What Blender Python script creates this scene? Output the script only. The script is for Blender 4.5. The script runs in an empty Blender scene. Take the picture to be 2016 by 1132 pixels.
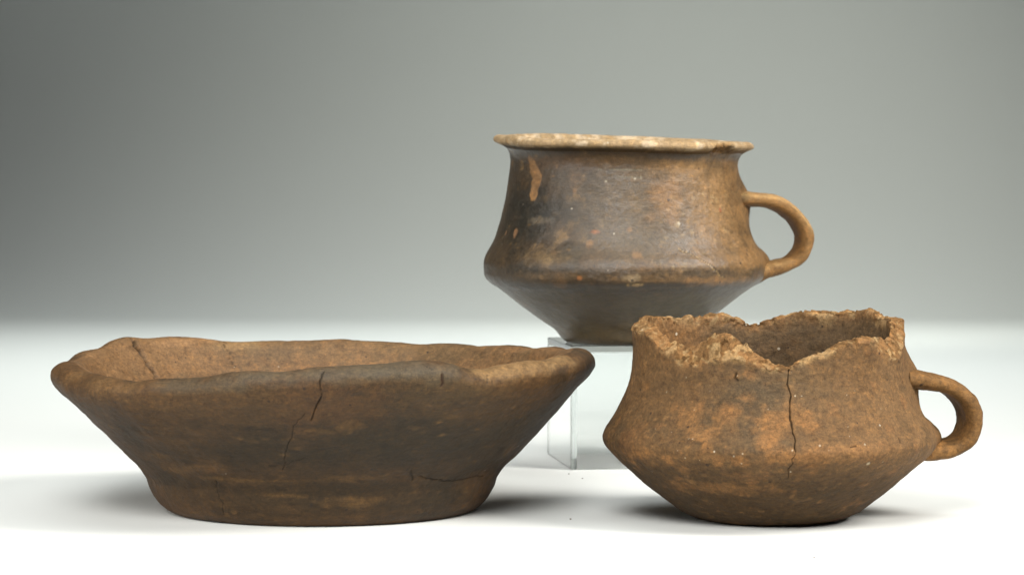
import bpy, math
import numpy as np
from mathutils import Vector

C = bpy.context.scene
R = math.radians
# ------------------------------------------------------------------ camera
CAM_D, CAM_H, FPX, HORX, HORY = 1.5, 0.18, 6000.0, 1008.0, 300.0
cam_data = bpy.data.cameras.new('camera')
cam = bpy.data.objects.new('camera', cam_data)
C.collection.objects.link(cam)
cam.location = (0, -CAM_D, CAM_H)
cam.rotation_euler = (R(90), 0, 0)
cam_data.sensor_width = 36.0
cam_data.lens = 36.0 * FPX / 2016.0
cam_data.shift_y = -(566.0 - HORY) / 2016.0
cam_data.clip_start, cam_data.clip_end = 0.05, 60
cam_data.dof.use_dof = True
cam_data.dof.focus_distance = 1.52
cam_data.dof.aperture_fstop = 22
C.camera = cam
# ------------------------------------------------------------------ world, lamps, exposure
w = bpy.data.worlds.new('World')
C.world = w
w.use_nodes = True
w.node_tree.nodes['Background'].inputs[0].default_value = (0.95, 1.0, 1.0, 1)
w.node_tree.nodes['Background'].inputs[1].default_value = 0.068
C.view_settings.view_transform = 'Standard'
C.view_settings.look = 'None'
C.view_settings.gamma = 1
C.view_settings.exposure = 0
C.cycles.max_bounces = 16
C.cycles.transmission_bounces = 16
C.cycles.transparent_max_bounces = 16


def area(name, loc, target, sx, sy, power, col, spread=180):
    d = bpy.data.lights.new(name, 'AREA')
    d.shape, d.size, d.size_y = 'RECTANGLE', sx, sy
    d.energy, d.color, d.spread = power, col, R(spread)
    o = bpy.data.objects.new(name, d)
    C.collection.objects.link(o)
    o.location = loc
    o.rotation_euler = (Vector(target) - Vector(loc)).to_track_quat('-Z', 'Y').to_euler()
    return o


def spot(name, loc, target, power, col, size, blend, rad):
    d = bpy.data.lights.new(name, 'SPOT')
    d.energy, d.color, d.spot_size, d.spot_blend, d.shadow_soft_size = power, col, R(size), blend, rad
    o = bpy.data.objects.new(name, d)
    C.collection.objects.link(o)
    o.location = loc
    o.rotation_euler = (Vector(target) - Vector(loc)).to_track_quat('-Z', 'Y').to_euler()
    return o


area('overhead_softbox', (0.05, -0.05, 1.45), (0.05, 0.02, 0), 1.6, 1.2, 4.9, (0.97, 1.0, 0.98), 100)
area('rear_fill', (-0.02, 1.12, 1.45), (-0.02, 1.16, 0), 1.2, 1.0, 6.2, (0.95, 1.0, 0.97), 60)  # added lamp, brightens the far part of the tabletop
area('front_softbox', (-0.20, -1.35, 1.08), (0.0, 0.04, 0.05), 0.8, 0.6, 4.6, (1.0, 0.99, 0.96), 56)
area('right_softbox', (1.25, -0.45, 1.05), (0.05, 0.06, 0.05), 0.7, 0.6, 4.6, (1.0, 0.96, 0.90), 54)
area('left_fill', (-1.20, -0.55, 0.60), (0.0, 0.06, 0.05), 0.6, 0.5, 1.3, (1.0, 0.97, 0.92), 54)  # added fill lamp, lightens the shadows beside the bowl
spot('background_spot', (0.34, 1.00, 0.58), (0.24, 2.10, -0.06), 20.0, (0.98, 1.0, 0.89), 76, 1.0, 0.12)


# ------------------------------------------------------------------ helpers
def lin(r, g, b):
    f = lambda c: (c / 255 / 12.92) if c <= 10.3 else ((c / 255 + 0.055) / 1.055) ** 2.4
    return np.array([f(r), f(g), f(b)])


def sstep(a, b, x):
    t = np.clip((x - a) / (b - a), 0, 1)
    return t * t * (3 - 2 * t)


def _hash(ix, iy, iz, seed):
    h = (ix.astype(np.int64) * 374761393 + iy.astype(np.int64) * 668265263 + iz.astype(np.int64) * 2147483647 + seed * 1274126177) & 0xFFFFFFFF
    h = ((h ^ (h >> 13)) * 1274126177) & 0xFFFFFFFF
    h = ((h ^ (h >> 16)) * 2246822519) & 0xFFFFFFFF
    h = h ^ (h >> 15)
    return (h & 0xFFFFFF) / float(0xFFFFFF)


def vnoise(P, freq, seed=0):
    """smooth value noise in -1..1 at world points P"""
    Q = P * freq + 1000.0
    I = np.floor(Q)
    F = Q - I
    F = F * F * F * (F * (F * 6 - 15) + 10)
    I = I.astype(np.int64)
    x, y, z = I[..., 0], I[..., 1], I[..., 2]
    fx, fy, fz = F[..., 0], F[..., 1], F[..., 2]
    out = 0
    for dx in (0, 1):
        for dy in (0, 1):
            for dz in (0, 1):
                wgt = (fx if dx else 1 - fx) * (fy if dy else 1 - fy) * (fz if dz else 1 - fz)
                out = out + wgt * _hash(x + dx, y + dy, z + dz, seed)
    return out * 2 - 1


def fbm(P, freq, octs=4, seed=0, gain=0.5, squash=None):
    Q = P if squash is None else P * np.array(squash)
    s, a, n = 0, 1.0, 0
    for k in range(octs):
        s = s + a * vnoise(Q, freq * 2.03 ** k, seed + 17 * k)
        n += a
        a *= gain
    return s / n


def curve(pts, n, dens=None):
    """resample a smooth curve through pts to n points (Hermite, chord-length)"""
    P = np.array(pts, float)
    d = np.r_[0, np.cumsum(np.sqrt((np.diff(P, axis=0) ** 2).sum(1)) + 1e-9)]
    T = np.zeros_like(P)
    T[1:-1] = (P[2:] - P[:-2]) / (d[2:] - d[:-2])[:, None]
    h0 = (d[1:-1] - d[:-2])[:, None]
    h1 = (d[2:] - d[1:-1])[:, None]
    s0 = (P[1:-1] - P[:-2]) / h0
    s1 = (P[2:] - P[1:-1]) / h1
    T[1:-1] = (s0 * h1 + s1 * h0) / (h0 + h1)
    T[0] = (P[1] - P[0]) / (d[1] - d[0])
    T[-1] = (P[-1] - P[-2]) / (d[-1] - d[-2])
    if dens is None:
        u = np.linspace(0, d[-1], n)
    else:
        fine = np.linspace(0, d[-1], 4000)
        wv = np.interp(fine, d, dens)
        cw = np.r_[0, np.cumsum((wv[1:] + wv[:-1]) / 2)]
        u = np.interp(np.linspace(0, cw[-1], n), cw, fine)
    k = np.clip(np.searchsorted(d, u, side='right') - 1, 0, len(d) - 2)
    h = (d[k + 1] - d[k])[:, None]
    t = ((u - d[k]) / h[:, 0])[:, None]
    return ((2 * t**3 - 3 * t**2 + 1) * P[k] + (t**3 - 2 * t**2 + t) * h * T[k]
            + (-2 * t**3 + 3 * t**2) * P[k + 1] + (t**3 - t**2) * h * T[k + 1])


def theta_grid(n, k=0.5):
    u = np.linspace(-np.pi, np.pi, n, endpoint=False)
    return u - k * np.sin(u)          # denser towards the front (theta = 0)


def grid_normals(P):
    dt = np.roll(P, -1, 1) - np.roll(P, 1, 1)
    dr = np.gradient(P, axis=0)
    N = np.cross(dt, dr)
    return N / (np.linalg.norm(N, axis=2, keepdims=True) + 1e-12)


def project(P):
    D = P[..., 1] + CAM_D
    return HORX + FPX * P[..., 0] / D, HORY + FPX * (CAM_H - P[..., 2]) / D


class Picker:
    """finds the spot of a surface that a reference measurement belongs to"""
    def __init__(self, P, N, rows):
        P, N = P[rows].reshape(-1, 3), N[rows].reshape(-1, 3)
        eye = np.array([0, -CAM_D, CAM_H])
        vis = ((eye - P) * N).sum(1) > 0
        self.P = P[vis]
        self.x, self.y = project(self.P)

    def __call__(self, x, y):
        i = np.argmin((self.x - x) ** 2 + (self.y - y) ** 2)
        return self.P[i]


def seg_dist(P, poly):
    best = np.full(P.shape[:-1], 1e9)
    for a, b in zip(poly[:-1], poly[1:]):
        ab = b - a
        t = np.clip(((P - a) @ ab) / (ab @ ab + 1e-15), 0, 1)
        best = np.minimum(best, np.linalg.norm(P - a - t[..., None] * ab, axis=-1))
    return best


def crack(P, N, col, pick, pts, rows, width, depth, dark, seed=1, jit=0.0004, col_w=1.0, taper=True):
    rng = np.random.default_rng(seed)
    poly = [pick(*pts[0])]
    for a, b in zip(pts[:-1], pts[1:]):
        n = max(1, int(math.hypot(b[0] - a[0], b[1] - a[1]) / 6))
        for k in range(1, n + 1):
            e = rng.normal(0, jit / 0.00026, 2) if k < n else (0, 0)
            poly.append(pick(a[0] + (b[0] - a[0]) * k / n + e[0], a[1] + (b[1] - a[1]) * k / n + e[1]))
    poly = np.array(poly)
    lo, hi = poly.min(0) - 0.006, poly.max(0) + 0.006
    sub = P[rows]
    m = np.all((sub > lo) & (sub < hi), axis=2)
    Q = sub[m]
    d = seg_dist(Q, poly)
    wv = 0.72 * width * np.clip(1.0 + 0.45 * vnoise(Q, 200, seed) + 0.3 * vnoise(Q, 800, seed + 3), 0.45, 2)
    g = np.exp(-(d / wv) ** 2)
    gc = np.exp(-(d / (wv * col_w)) ** 2)
    idx = np.argwhere(m)
    r_ix = np.arange(P.shape[0])[rows][idx[:, 0]]
    P[r_ix, idx[:, 1]] -= N[r_ix, idx[:, 1]] * (g * depth)[:, None]
    c = col[r_ix, idx[:, 1]]
    col[r_ix, idx[:, 1]] = c + (np.asarray(dark) - c) * (gc * 0.8)[:, None]


def blotch(P, col, pick, x, y, rx, rz, c, s=1.0, rows=slice(None), soft=0.5, rough=0.5, freq=120, seed=3):
    """a patch of colour with an uneven edge: rx, rz are its half sizes in millimetres"""
    p = pick(x, y)
    sub = P[rows]
    d3 = sub - p
    lim = np.array([max(rx, rz)] * 2 + [rz]) * 0.001 * 2.2 + 0.004
    m = np.all(np.abs(d3) < lim, axis=2)
    if not m.any():
        return
    Q = sub[m]
    q = Q - p
    d = np.sqrt((q[:, 0] ** 2 + q[:, 1] ** 2) / (rx * 0.001) ** 2 + q[:, 2] ** 2 / (rz * 0.001) ** 2)
    d = d + rough * fbm(Q, freq, 4, seed + int(x))
    a = (1 - sstep(1 - soft, 1 + soft, d)) * s
    idx = np.argwhere(m)
    r_ix = np.arange(P.shape[0])[rows][idx[:, 0]]
    cc = col[r_ix, idx[:, 1]]
    col[r_ix, idx[:, 1]] = cc + (np.asarray(c) - cc) * a[:, None]


def mesh_obj(name, P, N, col, mat, parent, cap0=False, cap1=False, wrap=True):
    """one mesh from a grid of points; optional end caps"""
    nr, nt = P.shape[:2]
    V = P.reshape(-1, 3)
    NN = N.reshape(-1, 3)
    CC = col.reshape(-1, 3)
    i = np.arange(nr - 1)[:, None]
    j = np.arange(nt if wrap else nt - 1)[None, :]
    j2 = (j + 1) % nt
    F = np.stack([i * nt + j, i * nt + j2, (i + 1) * nt + j2, (i + 1) * nt + j], -1).reshape(-1, 4)
    tris = []
    if cap0:
        V = np.r_[V, [P[0].mean(0)]]; NN = np.r_[NN, [N[0].mean(0)]]; CC = np.r_[CC, [col[0].mean(0)]]
        a = np.arange(nt); tris.append(np.stack([np.full(nt, len(V) - 1), (a + 1) % nt, a], -1))
    if cap1:
        V = np.r_[V, [P[-1].mean(0)]]; NN = np.r_[NN, [N[-1].mean(0)]]; CC = np.r_[CC, [col[-1].mean(0)]]
        a = np.arange(nt) + (nr - 1) * nt; b = (np.arange(nt) + 1) % nt + (nr - 1) * nt
        tris.append(np.stack([np.full(nt, len(V) - 1), a, b], -1))
    Tt = np.concatenate(tris) if tris else np.zeros((0, 3), int)
    me = bpy.data.meshes.new(name)
    me.vertices.add(len(V))
    me.vertices.foreach_set('co', V.astype(np.float32).ravel())
    loops = np.r_[F.ravel(), Tt.ravel()].astype(np.int32)
    me.loops.add(len(loops))
    me.loops.foreach_set('vertex_index', loops)
    starts = np.r_[np.arange(len(F)) * 4, len(F) * 4 + np.arange(len(Tt)) * 3].astype(np.int32)
    me.polygons.add(len(starts))
    me.polygons.foreach_set('loop_start', starts)
    me.update(calc_edges=True)
    me.validate()
    me.polygons.foreach_set('use_smooth', np.ones(len(me.polygons), bool))
    a = me.attributes.new('pigment', 'FLOAT_COLOR', 'POINT')
    a.data.foreach_set('color', np.c_[CC, np.ones(len(CC))].astype(np.float32).ravel())
    nl = np.linalg.norm(NN, axis=1, keepdims=True)
    NN = NN / np.maximum(nl, 1e-9)
    me.normals_split_custom_set_from_vertices(NN.astype(float).tolist())
    me.materials.append(mat)
    o = bpy.data.objects.new(name, me)
    C.collection.objects.link(o)
    if parent:
        o.parent = parent
        o.matrix_parent_inverse = parent.matrix_world.inverted()
    return o


def thing(name, label, cat, loc):
    o = bpy.data.objects.new(name, None)
    o.empty_display_size = 0.02
    C.collection.objects.link(o)
    o.location = loc
    o['label'], o['category'] = label, cat
    bpy.context.view_layer.update()
    return o


def clay_mat(name, rough=0.6, spec=0.35, bump=0.35, grain=0.35, fleck=0.012, fleck_col=(0.42, 0.36, 0.27), streak=0.0, bump_d=0.0005, mott=0.8, dent=3.5):
    m = bpy.data.materials.new(name)
    m.use_nodes = True
    nt = m.node_tree
    L = nt.links.new
    for n in list(nt.nodes):
        nt.nodes.remove(n)
    def nd(t, **k):
        n = nt.nodes.new(t)
        for a, v in k.items():
            setattr(n, a, v)
        return n
    out = nd('ShaderNodeOutputMaterial')
    bs = nd('ShaderNodeBsdfPrincipled')
    L(bs.outputs[0], out.inputs[0])
    geo = nd('ShaderNodeNewGeometry')
    at = nd('ShaderNodeAttribute', attribute_name='pigment')

    def noise(scale, detail=4, rgh=0.6, squash=None):
        n = nd('ShaderNodeTexNoise')
        n.inputs['Scale'].default_value = scale
        n.inputs['Detail'].default_value = detail
        n.inputs['Roughness'].default_value = rgh
        if squash:
            mp = nd('ShaderNodeMapping')
            mp.inputs['Scale'].default_value = squash
            L(geo.outputs['Position'], mp.inputs[0])
            L(mp.outputs[0], n.inputs[0])
        else:
            L(geo.outputs['Position'], n.inputs[0])
        return n

    def ramp(src, a, b, va, vb):
        r = nd('ShaderNodeMapRange')
        r.inputs[1].default_value, r.inputs[2].default_value = a, b
        r.inputs[3].default_value, r.inputs[4].default_value = va, vb
        L(src, r.inputs[0])
        return r.outputs[0]

    def mix(f, a, b, mode='MIX'):
        x = nd('ShaderNodeMix', data_type='RGBA', blend_type=mode)
        if isinstance(f, float): x.inputs[0].default_value = f
        else: L(f, x.inputs[0])
        for s, v in ((6, a), (7, b)):
            if isinstance(v, tuple): x.inputs[s].default_value = (*v, 1)
            else: L(v, x.inputs[s])
        return x.outputs[2]

    g1 = noise(520, 8, 0.78)
    g2 = noise(2600, 2, 0.6)
    col = at.outputs['Color']
    k1 = ramp(g1.outputs[0], 0.36, 0.64, 1 - grain, 1 + grain)
    k2 = ramp(g2.outputs[0], 0.3, 0.7, 0.78, 1.22)
    mul = nd('ShaderNodeMath', operation='MULTIPLY'); L(k1, mul.inputs[0]); L(k2, mul.inputs[1])
    comb = nd('ShaderNodeCombineColor')
    for q in range(3): L(mul.outputs[0], comb.inputs[q])
    col = mix(1.0, col, comb.outputs[0], 'MULTIPLY')
    # warm and sooty mottling
    g4 = noise(230, 8, 0.8)
    g5 = noise(130, 8, 0.8, (1.2, 1.2, 2.2))
    mulv = lambda f, c, v: mix(f, c, mix(1.0, c, v, 'MULTIPLY'))
    col = mulv(ramp(g4.outputs[0], 0.50, 0.66, 0.0, mott), col, (1.5, 1.37, 1.15))
    col = mulv(ramp(g5.outputs[0], 0.50, 0.64, 0.0, mott), col, (0.58, 0.56, 0.54))
    # fine horizontal smoothing marks
    if streak:
        g3 = noise(260, 4, 0.65, (1, 1, 7))
        ks = ramp(g3.outputs[0], 0.3, 0.7, 1 - streak, 1 + streak)
        comb2 = nd('ShaderNodeCombineColor')
        for q in range(3): L(ks, comb2.inputs[q])
        col = mix(1.0, col, comb2.outputs[0], 'MULTIPLY')
    # small scuffs: pale and dark short marks
    for ksc, off, tint, sq in ((420, 0.62, (1.6, 1.5, 1.35), (0.45, 0.45, 2.2)), (380, 0.62, (0.5, 0.48, 0.46), (2.0, 2.0, 0.7))):
        gs = noise(ksc, 3, 0.55, sq)
        col = mulv(ramp(gs.outputs[0], off, off + 0.10, 0.0, 0.6), col, tint)
    # pale grit
    vo = nd('ShaderNodeTexVoronoi')
    vo.inputs['Scale'].default_value = 300
    L(geo.outputs['Position'], vo.inputs['Vector'])
    sep = nd('ShaderNodeSeparateColor'); L(vo.outputs['Color'], sep.inputs[0])
    thr = nd('ShaderNodeMapRange'); thr.inputs[1].default_value = 1 - fleck * 6; thr.inputs[2].default_value = 1.0
    thr.inputs[3].default_value = 0.0; thr.inputs[4].default_value = 0.24
    L(sep.outputs[0], thr.inputs[0])
    less = nd('ShaderNodeMath', operation='LESS_THAN'); L(vo.outputs['Distance'], less.inputs[0]); L(thr.outputs[0], less.inputs[1])
    lf = nd('ShaderNodeMath', operation='MULTIPLY'); L(less.outputs[0], lf.inputs[0]); L(ramp(sep.outputs[1], 0, 1, 0.25, 0.95), lf.inputs[1])
    col = mix(lf.outputs[0], col, fleck_col)
    # dark pits
    vp = nd('ShaderNodeTexVoronoi')
    vp.inputs['Scale'].default_value = 240
    mp2 = nd('ShaderNodeMapping'); mp2.inputs['Location'].default_value = (3.3, 1.7, 0.4)
    L(geo.outputs['Position'], mp2.inputs[0]); L(mp2.outputs[0], vp.inputs['Vector'])
    sp2 = nd('ShaderNodeSeparateColor'); L(vp.outputs['Color'], sp2.inputs[0])
    t2 = nd('ShaderNodeMapRange'); t2.inputs[1].default_value = 0.88; t2.inputs[2].default_value = 1.0
    t2.inputs[3].default_value = 0.0; t2.inputs[4].default_value = 0.22
    L(sp2.outputs[0], t2.inputs[0])
    ls2 = nd('ShaderNodeMath', operation='LESS_THAN'); L(vp.outputs['Distance'], ls2.inputs[0]); L(t2.outputs[0], ls2.inputs[1])
    col = mix(ramp(ls2.outputs[0], 0, 1, 0.0, 0.75), col, (0.018, 0.012, 0.009))
    L(col, bs.inputs['Base Color'])
    L(ramp(g1.outputs[0], 0.3, 0.7, rough - 0.10, rough + 0.14), bs.inputs['Roughness'])
    bs.inputs['Specular IOR Level'].default_value = spec
    # relief
    hsum = nd('ShaderNodeMath', operation='SUBTRACT')
    hm = nd('ShaderNodeMath', operation='MULTIPLY_ADD'); hm.inputs[1].default_value = 0.35
    L(g2.outputs[0], hm.inputs[0]); L(g1.outputs[0], hm.inputs[2])
    g6 = noise(150, 5, 0.6, (1.0, 1.0, 1.5))
    hd = nd('ShaderNodeMath', operation='MULTIPLY_ADD'); hd.inputs[1].default_value = dent
    L(g6.outputs[0], hd.inputs[0]); L(hm.outputs[0], hd.inputs[2])
    L(hd.outputs[0], hsum.inputs[0]); L(ls2.outputs[0], hsum.inputs[1])
    bp = nd('ShaderNodeBump')
    bp.inputs['Strength'].default_value = bump
    bp.inputs['Distance'].default_value = bump_d
    L(hsum.outputs[0], bp.inputs['Height'])
    L(bp.outputs[0], bs.inputs['Normal'])
    return m


def strap(name, parent, mat, X0, Y0, ang, path, width, thick, colfun, n=110, m=40, disp=0.0006, seed=5):
    """handle: a flattened strap swept along path [(radius, z, width factor)] in the vertical plane at angle ang"""
    K = curve([(a, b, c * 0.004) for a, b, c in path], n)
    K[:, 2] /= 0.004
    er = np.array([math.sin(ang), -math.cos(ang), 0])
    et = np.array([math.cos(ang), math.sin(ang), 0])
    ez = np.array([0, 0, 1.0])
    T = np.gradient(K[:, :2], axis=0)
    T /= np.linalg.norm(T, axis=1, keepdims=True)
    Nn = np.stack([T[:, 1], -T[:, 0]], 1)          # in-plane normal
    ph = np.linspace(0, 2 * np.pi, m, endpoint=False)
    cx, sx = np.cos(ph), np.sin(ph)
    e = 0.72
    sc, ss = np.sign(cx) * np.abs(cx) ** e, np.sign(sx) * np.abs(sx) ** e
    P = np.zeros((n, m, 3))
    for q in range(m):
        off = thick / 2 * sc[q] * (0.6 + 0.4 * K[:, 2])
        rr = K[:, 0] + Nn[:, 0] * off
        zz = K[:, 1] + Nn[:, 1] * off
        ww = width / 2 * ss[q] * K[:, 2]
        P[:, q] = np.array([X0, Y0, 0]) + rr[:, None] * er + zz[:, None] * ez + ww[:, None] * et
    N = grid_normals(P)
    cen = P.mean(1, keepdims=True)
    if ((P - cen) * N).sum() < 0:
        P = P[:, ::-1]
        N = grid_normals(P)
    P = P + N * (disp * fbm(P, 90, 3, seed) + 0.4 * disp * fbm(P, 350, 2, seed + 5))[..., None]
    N = grid_normals(P)
    return mesh_obj(name, P, N, colfun(P, N), mat, parent, True, True)


def to_z(y, D): return CAM_H - (y - HORY) / FPX * D


# ------------------------------------------------------------------ setting: white table sheet rising into a backdrop
def paper_mat(name, base):
    m = bpy.data.materials.new(name)
    m.use_nodes = True
    nt = m.node_tree
    b = nt.nodes['Principled BSDF']
    geo = nt.nodes.new('ShaderNodeNewGeometry')
    n = nt.nodes.new('ShaderNodeTexNoise'); n.inputs['Scale'].default_value = 900; n.inputs['Detail'].default_value = 3
    nt.links.new(geo.outputs['Position'], n.inputs[0])
    r = nt.nodes.new('ShaderNodeValToRGB')
    r.color_ramp.elements[0].position, r.color_ramp.elements[1].position = 0.3, 0.7
    r.color_ramp.elements[0].color = (*[c * 0.97 for c in base], 1)
    r.color_ramp.elements[1].color = (*base, 1)
    nt.links.new(n.outputs[0], r.inputs[0]); nt.links.new(r.outputs[0], b.inputs['Base Color'])
    b.inputs['Roughness'].default_value = 0.75
    b.inputs['Specular IOR Level'].default_value = 0.2
    bp = nt.nodes.new('ShaderNodeBump'); bp.inputs['Strength'].default_value = 0.08; bp.inputs['Distance'].default_value = 0.0003
    nt.links.new(n.outputs[0], bp.inputs['Height']); nt.links.new(bp.outputs[0], b.inputs['Normal'])
    return m


def sheet(name, pts, x0, x1, mat, nx=2):
    P = np.array([[(x, y, z) for x in np.linspace(x0, x1, nx)] for y, z in pts], float)
    nr = len(pts)
    V = P.reshape(-1, 3).tolist()
    F = [(i * nx + j, i * nx + j + 1, (i + 1) * nx + j + 1, (i + 1) * nx + j) for i in range(nr - 1) for j in range(nx - 1)]
    me = bpy.data.meshes.new(name)
    me.from_pydata(V, [], F)
    me.polygons.foreach_set('use_smooth', np.ones(len(F), bool))
    me.materials.append(mat)
    o = bpy.data.objects.new(name, me)
    C.collection.objects.link(o)
    o['kind'] = 'structure'
    return o


PAPER = paper_mat('white_paper', (0.63, 0.645, 0.63))
EDGE_Y, SW_R = 1.80, 0.38
sheet('tabletop', [(-1.3, 0), (0, 0), (1.0, 0), (EDGE_Y, 0)], -1.8, 1.8, PAPER)
sw = [(EDGE_Y + SW_R * math.sin(a), SW_R * (1 - math.cos(a))) for a in np.linspace(0, math.pi / 2, 40)]
sheet('backdrop', sw + [(EDGE_Y + SW_R, 0.5), (EDGE_Y + SW_R, 1.0), (EDGE_Y + SW_R, 2.4)], -1.8, 1.8, PAPER)


# ------------------------------------------------------------------ upper carinated cup on the riser
def build_upper_cup():
    D0, XC = 1.77, 1228.0
    s = D0 / FPX
    X0, Y0 = (XC - HORX) * s, D0 - CAM_D
    prof = [(2, 674), (60, 674), (100, 674), (112, 672.5), (120, 667), (137, 648), (161, 631), (207, 598), (249, 566), (265, 555), (273.5, 546),
            (276.5, 529), (276, 513), (272, 502), (263.5, 488), (254, 470), (246, 447), (238.5, 418), (232, 388), (228, 362), (224.5, 335), (224, 318), (226.5, 307),
            (231, 299), (240, 293), (250, 288.5), (256, 284.5), (256.5, 279), (252, 274), (245, 272), (237, 275), (228, 284), (218, 296), (212, 318), (212, 340),
            (220, 390), (232, 430), (244, 470), (256, 515), (254, 543), (230, 570), (160, 620), (110, 650), (60, 655), (3, 655)]
    dens = [1.0] * 30 + [0.5] * (len(prof) - 30)
    K = curve(prof, 330, dens[:len(prof)])
    rows_out = slice(0, int(np.argmax(-K[:, 1] + (np.arange(330) > 999) * 1e9)) + 1)
    crest = int(np.argmin(K[:, 1]))
    th = theta_grid(760)
    r, z = K[:, 0] * s, to_z(K[:, 1], D0)
    zb = to_z(674, D0)
    TH = th[None, :]
    Rr = r[:, None] * np.ones_like(TH)
    P = np.stack([X0 + Rr * np.sin(TH), Y0 - Rr * np.cos(TH), z[:, None] + 0 * TH], -1)
    N = grid_normals(P)
    up = sstep(0.0, 0.10, z - zb)[:, None]
    up2 = sstep(0.06, 0.11, z - zb)[:, None]
    P[..., 2] -= 0.028 * (P[..., 0] - X0) * up2              # mouth leans down to the right
    P[..., 2] += 0.022 * (P[..., 1] - Y0) * up               # and a little to the front
    P[..., 2] += up2 * 0.0004 * (np.sin(2 * TH + 0.6) + 0.6 * np.sin(5 * TH + 2) + 0.2 * np.sin(11 * TH))
    rim_zone = (np.arange(330)[:, None] > crest - 26) & (np.arange(330)[:, None] < crest + 14)
    base_w = sstep(0.001, 0.006, P[..., 2] - zb)
    inner = np.arange(330)[:, None] > crest + 3
    P += N * ((0.00055 * fbm(P, 38, 3, 3) + 0.00016 * fbm(P, 170, 3, 9)) * np.maximum(base_w, inner))[..., None]
    P += N * (rim_zone * 0.00018 * fbm(P, 220, 3, 21))[..., None]
    # thin facets of the hand-smoothed shoulder and the root of the handle
    for hx, hy, amp, rad in ((1452, 394, 0.0060, 0.0125), (1504, 524, 0.0050, 0.0100)):
        hz = to_z(hy, D0)
        ang = R(97)
        rr = np.interp(hz, z[:crest], r[:crest])
        c = np.array([X0 + rr * math.sin(ang), Y0 - rr * math.cos(ang), hz])
        d = np.linalg.norm(P[:crest] - c, axis=2)
        P[:crest] += N[:crest] * (amp * np.exp(-(d / rad) ** 2))[..., None]
    N = grid_normals(P)
    pick = Picker(P, N, slice(0, crest + 1))
    # ---- pigment
    n1, n2 = fbm(P, 45, 5, 31), fbm(P, 110, 5, 47)
    n3 = fbm(P, 60, 5, 71, squash=(1, 1, 3.5))
    dark, brown, tan, olive = lin(62, 50, 44), lin(98, 74, 54), lin(150, 112, 76), lin(84, 68, 46)
    col = np.zeros_like(P) + brown
    def mixin(c, a):
        nonlocal col
        col = col + (np.asarray(c) - col) * np.clip(a, 0, 1)[..., None]
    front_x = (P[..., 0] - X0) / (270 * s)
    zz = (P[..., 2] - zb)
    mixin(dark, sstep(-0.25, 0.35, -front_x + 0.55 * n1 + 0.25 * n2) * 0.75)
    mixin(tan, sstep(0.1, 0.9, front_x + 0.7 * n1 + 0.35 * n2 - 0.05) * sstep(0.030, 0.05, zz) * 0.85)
    mixin(lin(72, 60, 52), sstep(0.0, 0.45, n3 + 0.1) * 0.4)
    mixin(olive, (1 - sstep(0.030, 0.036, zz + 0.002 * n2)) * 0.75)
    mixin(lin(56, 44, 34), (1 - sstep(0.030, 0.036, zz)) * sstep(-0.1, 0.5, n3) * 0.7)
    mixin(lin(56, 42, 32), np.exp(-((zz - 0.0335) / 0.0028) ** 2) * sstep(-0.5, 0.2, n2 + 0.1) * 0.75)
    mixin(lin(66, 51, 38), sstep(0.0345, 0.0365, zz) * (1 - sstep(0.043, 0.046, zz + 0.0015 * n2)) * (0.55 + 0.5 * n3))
    mixin(lin(118, 84, 54), sstep(0.15, 0.5, n2 * 0.8 + n3 * 0.5) * 0.4)
    mixin(lin(146, 112, 74), sstep(0.32, 0.6, fbm(P, 150, 4, 91)) * 0.5 * sstep(0.03, 0.06, zz))
    b = lambda *a, **k: blotch(P, col, pick, *a, rows=slice(0, crest + 1), **k)
    blk = lin(40, 36, 34)
    b(1035, 430, 15, 16, blk, 0.9, soft=0.8, rough=0.9); b(1090, 412, 18, 8, blk, 0.8, soft=0.8, rough=0.9); b(1010, 400, 8, 14, blk, 0.7, soft=0.8, rough=0.9)
    b(1030, 530, 12, 4, blk, 0.7, rough=0.9); b(1120, 500, 9, 7, lin(66, 58, 54), 0.6, rough=0.8)
    b(1215, 410, 26, 22, lin(94, 78, 66), 0.6, soft=0.8, rough=0.6); b(1250, 470, 22, 12, lin(84, 70, 58), 0.6, soft=0.8)
    b(1310, 390, 9, 12, lin(150, 108, 70), 0.6, rough=0.8); b(1345, 335, 16, 7, lin(150, 112, 72), 0.7, rough=0.8)
    b(1400, 400, 16, 22, lin(160, 122, 84), 0.6, soft=0.8, rough=0.7)
    b(1120, 320, 22, 4, lin(86, 60, 40), 0.6, rough=0.8); b(1230, 318, 26, 4, lin(96, 70, 44), 0.6, rough=0.8)
    b(1100, 545, 26, 2.5, lin(110, 84, 58), 0.35, rough=1.2); b(1080, 512, 14, 3, lin(126, 100, 74), 0.45, soft=0.8, rough=1.3)
    b(1310, 552, 30, 2, lin(116, 86, 58), 0.4, rough=1.2); b(1405, 555, 24, 2.2, lin(140, 100, 62), 0.6, rough=1.0)
    b(1180, 600, 40, 8, lin(74, 58, 40), 0.6, rough=0.7); b(1230, 655, 40, 5, lin(104, 82, 50), 0.6, rough=0.8)
    b(1330, 610, 26, 9, lin(92, 82, 68), 0.55, soft=0.8)
    b(1290, 560, 40, 1.2, lin(48, 36, 26), 0.7, rough=0.7)
    # flaked slip
    fl = lin(138, 100, 68)
    b(1047, 318, 3.0, 4.0, fl, 0.85, soft=0.25, rough=0.7, freq=260); b(1055, 350, 3.8, 6.0, fl, 0.95, soft=0.15, rough=0.5, freq=260)
    b(1051, 380, 3.4, 4.6, lin(156, 114, 76), 0.95, soft=0.15, rough=0.4, freq=300)
    b(1051, 332, 3.0, 4.0, fl, 0.85, soft=0.25, rough=0.7, freq=260); b(1054, 366, 3.4, 3.4, fl, 0.9, soft=0.25, rough=0.7, freq=260)
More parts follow.
